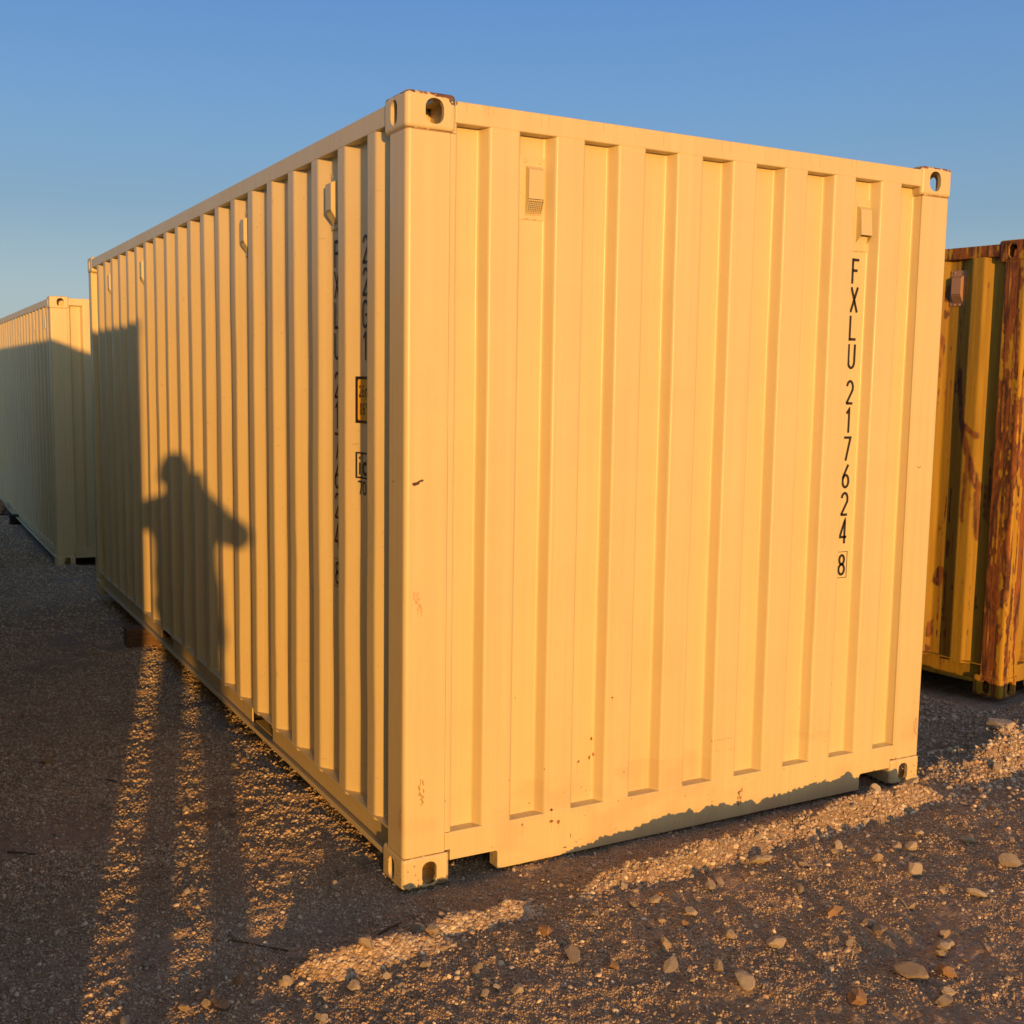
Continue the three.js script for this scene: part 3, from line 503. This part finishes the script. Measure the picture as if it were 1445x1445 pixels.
const spots = [[.246, .515, .05, 3], [.737, .79, .038, 0], [1.123, .83, .05, 3], [1.163, .98, .05, 2], [1.26, 1.135, .046, 1], [1.3, 1.12, .04, 1], [1.23, 1.15, .036, 0], [1.011, 1.35, .05, 2], [1.065, 1.32, .04, 1], [1.637, .95, .055, 1], [1.776, .55, .06, 1], [1.73, .53, .04, 0],
  [1.979, .19, .06, 1], [-.059, .35, .055, 0], [-.262, .485, .03, 1], [-.358, .49, .042, 1], [-.515, .375, .034, 1], [-.53, .372, .028, 0], [-.494, .595, .036, 1], [-.28, .375, .055, 0], [-.443, .24, .024, 1], [-.746, .38, .036, 0], [-.957, .36, .03, 1], [-.633, -.33, .028, 1],
  [-.576, .02, .034, 2], [-.842, .075, .03, 2], [-.651, .245, .033, 2], [-.301, -.985, .042, 2], [1.792, .25, .045, 1], [1.896, .23, .034, 0], [.02, .27, .03, 1], [2.0, .62, .05, 0], [1.9, .48, .045, 1], [1.55, .60, .05, 0], [1.6, .72, .06, 1], [.95, .47, .04, 2]];
const stoneAt = (x, z, w, mt) => { const m = mesh('stone', rocksG[Math.floor(R() * 8)], stoneMats[mt], groundMesh); m.scale.set(w * (.85 + .4 * R()), w * (.75 + .5 * R()), w * (.8 + .3 * R())); place(m, x, z, w, .02, .6); };
for (const [x, z, w, mt] of spots) stoneAt(x, z, w, mt);
const ridgeNear = (x, z) => { for (const r of RIDGES) for (let k = 0; k < r.p.length - 1; k++) if (segD(x, z, r.p[k][0], r.p[k][1] + .05, r.p[k + 1][0], r.p[k + 1][1] + .05) < r.f * .8 && r.p[k][2] + r.p[k + 1][2] > .03) return true; return false; };
const underBox = (x, z) => (x > .35 && x < 2.45 && z < -.3 && z > -6.1) || (x > 3.9 && z < -.85) || (z < -8.3 && x > 0);
for (let n = 0; n < 255;) {                                          // more loose stones, thickest right of the middle and along the ridges
  let x, z; const q = R();
  if (q < .42) { x = .3 + 2.2 * R(); z = .42 + 1.1 * R(); } else if (q < .66) { x = .4 + 1.95 * R(); z = .16 + .22 * R(); if (!ridgeNear(x, z)) continue; } else if (q < .80) { x = 2.6 + 1.6 * R(); z = -.06 + .24 * R(); } else if (q < .92) { x = -.9 + 1.3 * R(); z = .2 + .55 * R(); } else { x = -1.25 + 1.2 * R(); z = -2.5 + 2.8 * R(); }
  if (underBox(x, z) || taken.some((t) => Math.hypot(t[0] - x, t[1] - z) < (t[2] + .03) * .6)) continue;
  stoneAt(x, z, q >= .42 && q < .66 ? .016 + .018 * R() * R() : .014 + .026 * R() ** 3 + (R() < .06 ? .02 : 0), [0, 1, 1, 2, 0, 3, 4][Math.floor(R() * 7)]); n++;
}
{
  const gravel = new THREE.Group(); gravel.name = 'gravel'; gravel.userData.kind = 'stuff'; tag(gravel, 'loose pale gravel and grit scattered over the dirt'); scene.add(gravel);
  const lists = shapes.map(() => []), M4 = new THREE.Matrix4(), Q = new THREE.Quaternion(), E = new THREE.Euler(), S = new THREE.Vector3(), P = new THREE.Vector3();
  const bands = [   // count, x range, z range, least and largest size
    [330000, -1.45, 3.0, -.6, 1.75, .0035, .0085], [46000, -1.45, 3.2, -.6, 1.75, .006, .0125], [1500, -1.3, 3.2, -.4, 1.7, .014, .024],
    [110000, -1.4, .15, -4.5, -.6, .005, .011], [16000, -1.4, .15, -4.5, -.6, .010, .020], [16000, -1.2, .3, -9, -4.5, .010, .024], [12000, -1.2, .1, -17, -9, .012, .030],
    [26000, 2.3, 4.4, -1.9, -.4, .007, .016], [3500, 2.3, 4.6, -1.9, .4, .015, .034], [9000, 3.0, 4.6, -.4, 1.5, .008, .018]];
  for (const [n, x0, x1, z0, z1, s0, s1] of bands) for (let k = 0; k < n; k++) {
    const x = x0 + (x1 - x0) * R(), z = z0 + (z1 - z0) * R(), clump = vnoise(x * 2.2, z * 2.6, 691) * .6 + vnoise(x * 7, z * 8, 693) * .4;
    if (underBox(x, z)) continue;
    if (clump < .12 + .42 * R() && !(s1 > .0084 && ridgeNear(x, z))) continue;
    const w = s0 + (s1 - s0) * R() ** 2; if (s0 > .014 && taken.some((t) => Math.hypot(t[0] - x, t[1] - z) < t[2] * .5)) continue;
    lists[Math.floor(R() * shapes.length)].push([x, z, w, (s1 < .009 ? .12 : s1 < .0205 ? .44 : .75) + (x < .1 && z < .3 ? .22 : 0)]);
  }
  for (let n = 0; n < 13000;) {                                      // the ridges are almost all stones
    const r = RIDGES[Math.floor(R() * 4)], k = Math.floor(R() * (r.p.length - 1)), t = R(), a = r.p[k], b = r.p[k + 1]; n++;
    if (a[2] + b[2] < .045 && R() < .8) continue;
    lists[Math.floor(R() * shapes.length)].push([a[0] + t * (b[0] - a[0]) + .03 * (R() - .5), a[1] + t * (b[1] - a[1]) + r.f * (1.1 * R() - .15), .006 + .016 * R() ** 2.2, .48]);
  }
  const tones = [[.50, .38, .25], [.58, .46, .31], [.42, .34, .25], [.46, .31, .18], [.52, .42, .29], [.66, .55, .39]], soils = [[.345, .245, .155], [.30, .215, .14], [.39, .285, .185], [.345, .23, .135]], c = new THREE.Color();
  lists.forEach((l, k) => {
    const im = new THREE.InstancedMesh(shapes[k], grit, l.length); im.name = 'gravel_stones'; im.userData.kind = 'stuff'; im.castShadow = im.receiveShadow = true;
    l.forEach(([x, z, w, pale], i) => {
      E.set((R() - .5) * 1.2, R() * 6.28, (R() - .5) * 1.2); Q.setFromEuler(E); S.set(w, w * (.7 + .4 * R()), w * (.75 + .4 * R())); P.set(x, ground(x, z) + w * (.02 + .2 * R()), z); im.setMatrixAt(i, M4.compose(P, Q, S));
      const q = R() < pale ? tones[Math.floor(R() * 6)] : soils[Math.floor(R() * 4)], m = .8 + .35 * R(); im.setColorAt(i, c.setRGB(q[0] * m, q[1] * m, q[2] * m));
    });
    gravel.add(im);
  });
}
const twigMat = new THREE.MeshStandardMaterial({ name: 'dry twig', color: new THREE.Color().setRGB(.10, .065, .04), roughness: .9 }), strawMat = new THREE.MeshStandardMaterial({ name: 'dry straw', color: new THREE.Color().setRGB(.5, .38, .2), roughness: .9 });
function twig(label, pts, r, mat) {
  const c = new THREE.CatmullRomCurve3(pts.map(([x, z, lift]) => new THREE.Vector3(x, ground(x, z) + .004 + (lift ?? 0), z))), g = new THREE.TubeGeometry(c, 24, r, 6), p = g.attributes.position;
  tag(mesh('twig', g, mat), label, 'twig', 'dry twigs on the ground');
}
twig('dark curved twig lying beside the left strip of sunlight', [[-.68, -1.66], [-.64, -1.60, .006], [-.59, -1.50]], .0035, twigMat);
twig('thin bent twig near the left edge of the picture', [[-1.115, -.99], [-1.07, -.945, .004], [-1.03, -.905]], .0035, twigMat);
twig('long thin twig between the two front sunlight strips and the lit heap', [[-.64, .02], [-.57, .05, .004], [-.50, .10], [-.44, .145]], .0028, twigMat);
twig('dark twig in the hollow before the near corner of the FXLU container', [[-.19, .20], [-.13, .175, .006], [-.07, .145]], .004, twigMat);
twig('pale straw lying on the gravel right of the middle', [[1.395, .80], [1.385, .855, .006], [1.365, .91]], .0026, strawMat);

// ---------------------------------------------------------------- the photographer (behind the lens; throws the shadow on the side wall) and the phone
{
  const F = [.4861, -.8739], Rv = [.8739, .4861], T = [-1.64, 3.80];
  const at = (a, b, y) => new THREE.Vector3(T[0] + Rv[0] * a + F[0] * b, y, T[1] + Rv[1] * a + F[1] * b);
  const capsule = (p, A, B, ra, rb) => { const dx = B.x - A.x, dy = B.y - A.y, dz = B.z - A.z, ex = p.x - A.x, ey = p.y - A.y, ez = p.z - A.z; const t = Math.max(0, Math.min(1, (ex * dx + ey * dy + ez * dz) / (dx * dx + dy * dy + dz * dz))); return Math.hypot(ex - t * dx, ey - t * dy, ez - t * dz) - (ra + (rb - ra) * t); };
  const smin = (a, b, k) => { const h = Math.max(0, k - Math.abs(a - b)) / k; return Math.min(a, b) - h * h * k * .25; };
  function march(centre, half, res, f) {
    const mc = new MarchingCubes(res, dark, false, false, 260000), p = new THREE.Vector3(); mc.isolation = 0;
    for (let k = 0, o = 0; k < res; k++) for (let j = 0; j < res; j++) for (let i = 0; i < res; i++, o++) { p.set((i - res / 2) / (res / 2) * half + centre.x, (j - res / 2) / (res / 2) * half + centre.y, (k - res / 2) / (res / 2) * half + centre.z); mc.field[o] = -f(p); }
    mc.update(); const n = mc.count, pos = mc.positionArray.slice(0, n * 3), nor = mc.normalArray.slice(0, n * 3);
    for (let i = 0; i < n; i++) { pos[3 * i] = pos[3 * i] * half + centre.x; pos[3 * i + 1] = pos[3 * i + 1] * half + centre.y; pos[3 * i + 2] = pos[3 * i + 2] * half + centre.z; }
    let g = new THREE.BufferGeometry(); g.setAttribute('position', new THREE.BufferAttribute(pos, 3)); g = mergeVertices(g, 1e-5); g.computeVertexNormals(); return g;
  }
  const gy = ground(T[0], T[1]);
  const J = {
    neck: at(-.03, .02, 1.57), head: at(-.055, .065, 1.70), chest: at(-.005, .0, 1.40), waist: at(.008, .0, 1.12), hip: at(.022, -.01, .97),
    hoodL: at(-.075, -.01, 1.565), hoodR: at(.03, .03, 1.60), shL: at(-.175, .0, 1.495), shR: at(.150, .0, 1.500), elL: at(-.315, .17, 1.455), elR: at(.205, .20, 1.445), wrL: at(-.135, .415, 1.59), wrR: at(-.005, .415, 1.59),
    hpL: at(-.075, .0, .93), hpR: at(.10, -.01, .93), knL: at(-.085, .04, gy + .50), knR: at(.155, .0, gy + .50), anL: at(-.085, .0, gy + .085), anR: at(.185, -.04, gy + .085), toL: at(-.11, .16, gy + .03), toR: at(.235, .12, gy + .03),
  };
  const parts = [   // from, to, radii, colour key
    ['neck', 'head', .058, .062, 'skin'], ['chest', 'neck', .12, .062, 'coat'], ['waist', 'chest', .182, .182, 'coat'], ['hip', 'waist', .188, .182, 'coat'],
    ['chest', 'shL', .15, .098, 'coat'], ['chest', 'shR', .14, .086, 'coat'], ['hoodL', 'shL', .075, .085, 'coat'], ['hoodR', 'shR', .078, .080, 'coat'], ['shL', 'elL', .092, .085, 'coat'], ['shR', 'elR', .080, .060, 'coat'], ['elL', 'wrL', .080, .050, 'coat'], ['elR', 'wrR', .062, .048, 'coat'],
    ['hip', 'hpL', .165, .105, 'coat'], ['hip', 'hpR', .165, .105, 'coat'], ['hpL', 'knL', .096, .068, 'trousers'], ['hpR', 'knR', .096, .068, 'trousers'], ['knL', 'anL', .066, .056, 'trousers'], ['knR', 'anR', .066, .056, 'trousers'],
    ['anL', 'toL', .048, .036, 'shoe'], ['anR', 'toR', .048, .036, 'shoe']].map(([a, b, ra, rb, c]) => [J[a], J[b], ra, rb, c]);
  const COL = { skin: [.50, .30, .20], coat: [.06, .075, .10], trousers: [.045, .05, .075], shoe: [.03, .028, .026] };
  const HB = at(-.055, .065, 1.735), fwd = new THREE.Vector3(F[0], 0, F[1]), rgt = new THREE.Vector3(Rv[0], 0, Rv[1]), q = new THREE.Vector3();
  const ell = (p, c, a, b, y, ra, ry, rb) => { q.copy(p).sub(c); const X = (q.dot(rgt) - a) / ra, Y = (q.y - y) / ry, Z = (q.dot(fwd) - b) / rb, l = Math.sqrt(X * X + Y * Y + Z * Z); return (l - 1) * Math.min(ra, ry, rb); };
  const headF = (p) => {
    let d = ell(p, HB, 0, -.015, .025, .076, .093, .098); d = smin(d, ell(p, HB, 0, .03, -.055, .054, .062, .062), .04);     // skull, jaw
    d = smin(d, ell(p, HB, 0, .100, -.022, .013, .026, .022), .016);                                                       // nose
    d = smin(d, ell(p, HB, 0, .082, -.068, .026, .010, .012), .012); d = smin(d, ell(p, HB, 0, .072, -.105, .022, .016, .016), .02);   // mouth, chin
    for (const s of [-1, 1]) { d = smin(d, ell(p, HB, s * .078, -.012, -.012, .010, .032, .020), .008); d = Math.max(d, -ell(p, HB, s * .031, .096, .004, .016, .010, .014)); d = smin(d, ell(p, HB, s * .031, .082, .003, .013, .012, .012), .003); }
    return smin(d, capsule(p, J.neck, at(-.05, .05, 1.66), .056, .056), .03);
  };
  const body = march(new THREE.Vector3(T[0] + .02, .88, T[1] - .08), 1.0, 150, (p) => { let d = 1e3; for (const [a, b, ra, rb] of parts) d = smin(d, capsule(p, a, b, ra, rb), .05); return d; });
  const head = march(HB, .17, 104, headF);
  const hands = [-1, 1].map((s) => {                                 // a hand each side of the phone: palm, four fingers curled behind and round it, thumb on its face
    const w = s < 0 ? J.wrL : J.wrR, h = (a, b, y) => at(-.0685 + a, .491 + b, 1.697 + y);
    const cx = s * .052, palm = [h(cx, -.05, -.085), h(cx * .9, -.034, -.050)], B = [[w, palm[0], .030, .030, .02], [palm[0], palm[1], .028, .027, .02]];
    for (let k = 0; k < 4; k++) {
      const y = -.030 - k * .0185, L = [.9, 1, .95, .78][k], k0 = h(s * .050, -.030, y - .004), k1 = h(s * (.050 - .020 * L), -.022, y), k2 = h(s * (.050 - .034 * L), -.0175, y + .002), k3 = h(s * (.050 - .046 * L), -.0165, y + .003);
      B.push([palm[1], k0, .015, .0095, .008], [k0, k1, .0092, .0086, .004], [k1, k2, .0085, .0078, .003], [k2, k3, .0077, .0068, .003]);
    }
    const t0 = h(s * .056, -.050, -.075), t1 = h(s * .054, -.030, -.062), t2 = h(s * .048, -.018, -.048); B.push([palm[0], t0, .017, .012, .008], [t0, t1, .0115, .010, .004], [t1, t2, .0098, .0080, .004]);
    const c = h(s * .045, -.045, -.065);
    return march(c, .125, 92, (p) => { let d = 1e3; for (const [a, b, ra, rb, k] of B) d = smin(d, capsule(p, a, b, ra, rb), k); return d; });
  });
  function coloured(g, fixed) {
    const p = g.attributes.position, col = new Float32Array(p.count * 3), v = new THREE.Vector3();
    for (let i = 0; i < p.count; i++) { let c = fixed; if (!c) { v.fromBufferAttribute(p, i); let best = 1e9; for (const [a, b, ra, rb, key] of parts) { const d = capsule(v, a, b, ra, rb); if (d < best) { best = d; c = COL[key]; } } } col.set(c, 3 * i); }
    g.setAttribute('color', new THREE.BufferAttribute(col, 3)); return g;
  }
  const all = mergeGeometries([coloured(body), coloured(head, COL.skin), ...hands.map((g) => coloured(g, COL.skin))]);
  const person = thing('person', 'person holding up a phone whose shadow falls on the side wall', 'person');
  mesh('body', all, new THREE.MeshStandardMaterial({ name: 'skin and cloth', vertexColors: true, roughness: .85 }), person);
  mesh('hair', march(HB, .17, 84, (p) => { q.copy(p).sub(HB); const f = q.dot(fwd), y = q.y; return Math.max(Math.min(headF(p) - .016, 1), .016 - (y + .01) + Math.max(0, f - .045) * 1.6 - Math.max(0, -f - .02) * 1.1); }), new THREE.MeshStandardMaterial({ name: 'dark hair', color: new THREE.Color().setRGB(.03, .02, .014), roughness: .7 }), person);
  const ph = thing('phone', 'phone held upright by the person who casts the shadow', 'phone', [0, 0, 0]);
  const g = new THREE.Group(); ph.position.copy(camera.position); ph.rotation.set(camera.rotation.x, camera.rotation.y, camera.rotation.z, 'YXZ');
  const bodyM = mesh('phone_body', new RoundedBoxGeometry(.074, .148, .008, 3, .0035), new THREE.MeshStandardMaterial({ name: 'dark glass', color: new THREE.Color().setRGB(.02, .02, .022), roughness: .25 }), ph); bodyM.position.set(.018, -.056, .009);
  const scr = mesh('screen', new THREE.BoxGeometry(.068, .142, .001), new THREE.MeshStandardMaterial({ name: 'screen glass', color: new THREE.Color().setRGB(.01, .01, .012), roughness: .1 }), ph); scr.position.set(.018, -.056, .0136);
}
renderer.render(scene, camera);
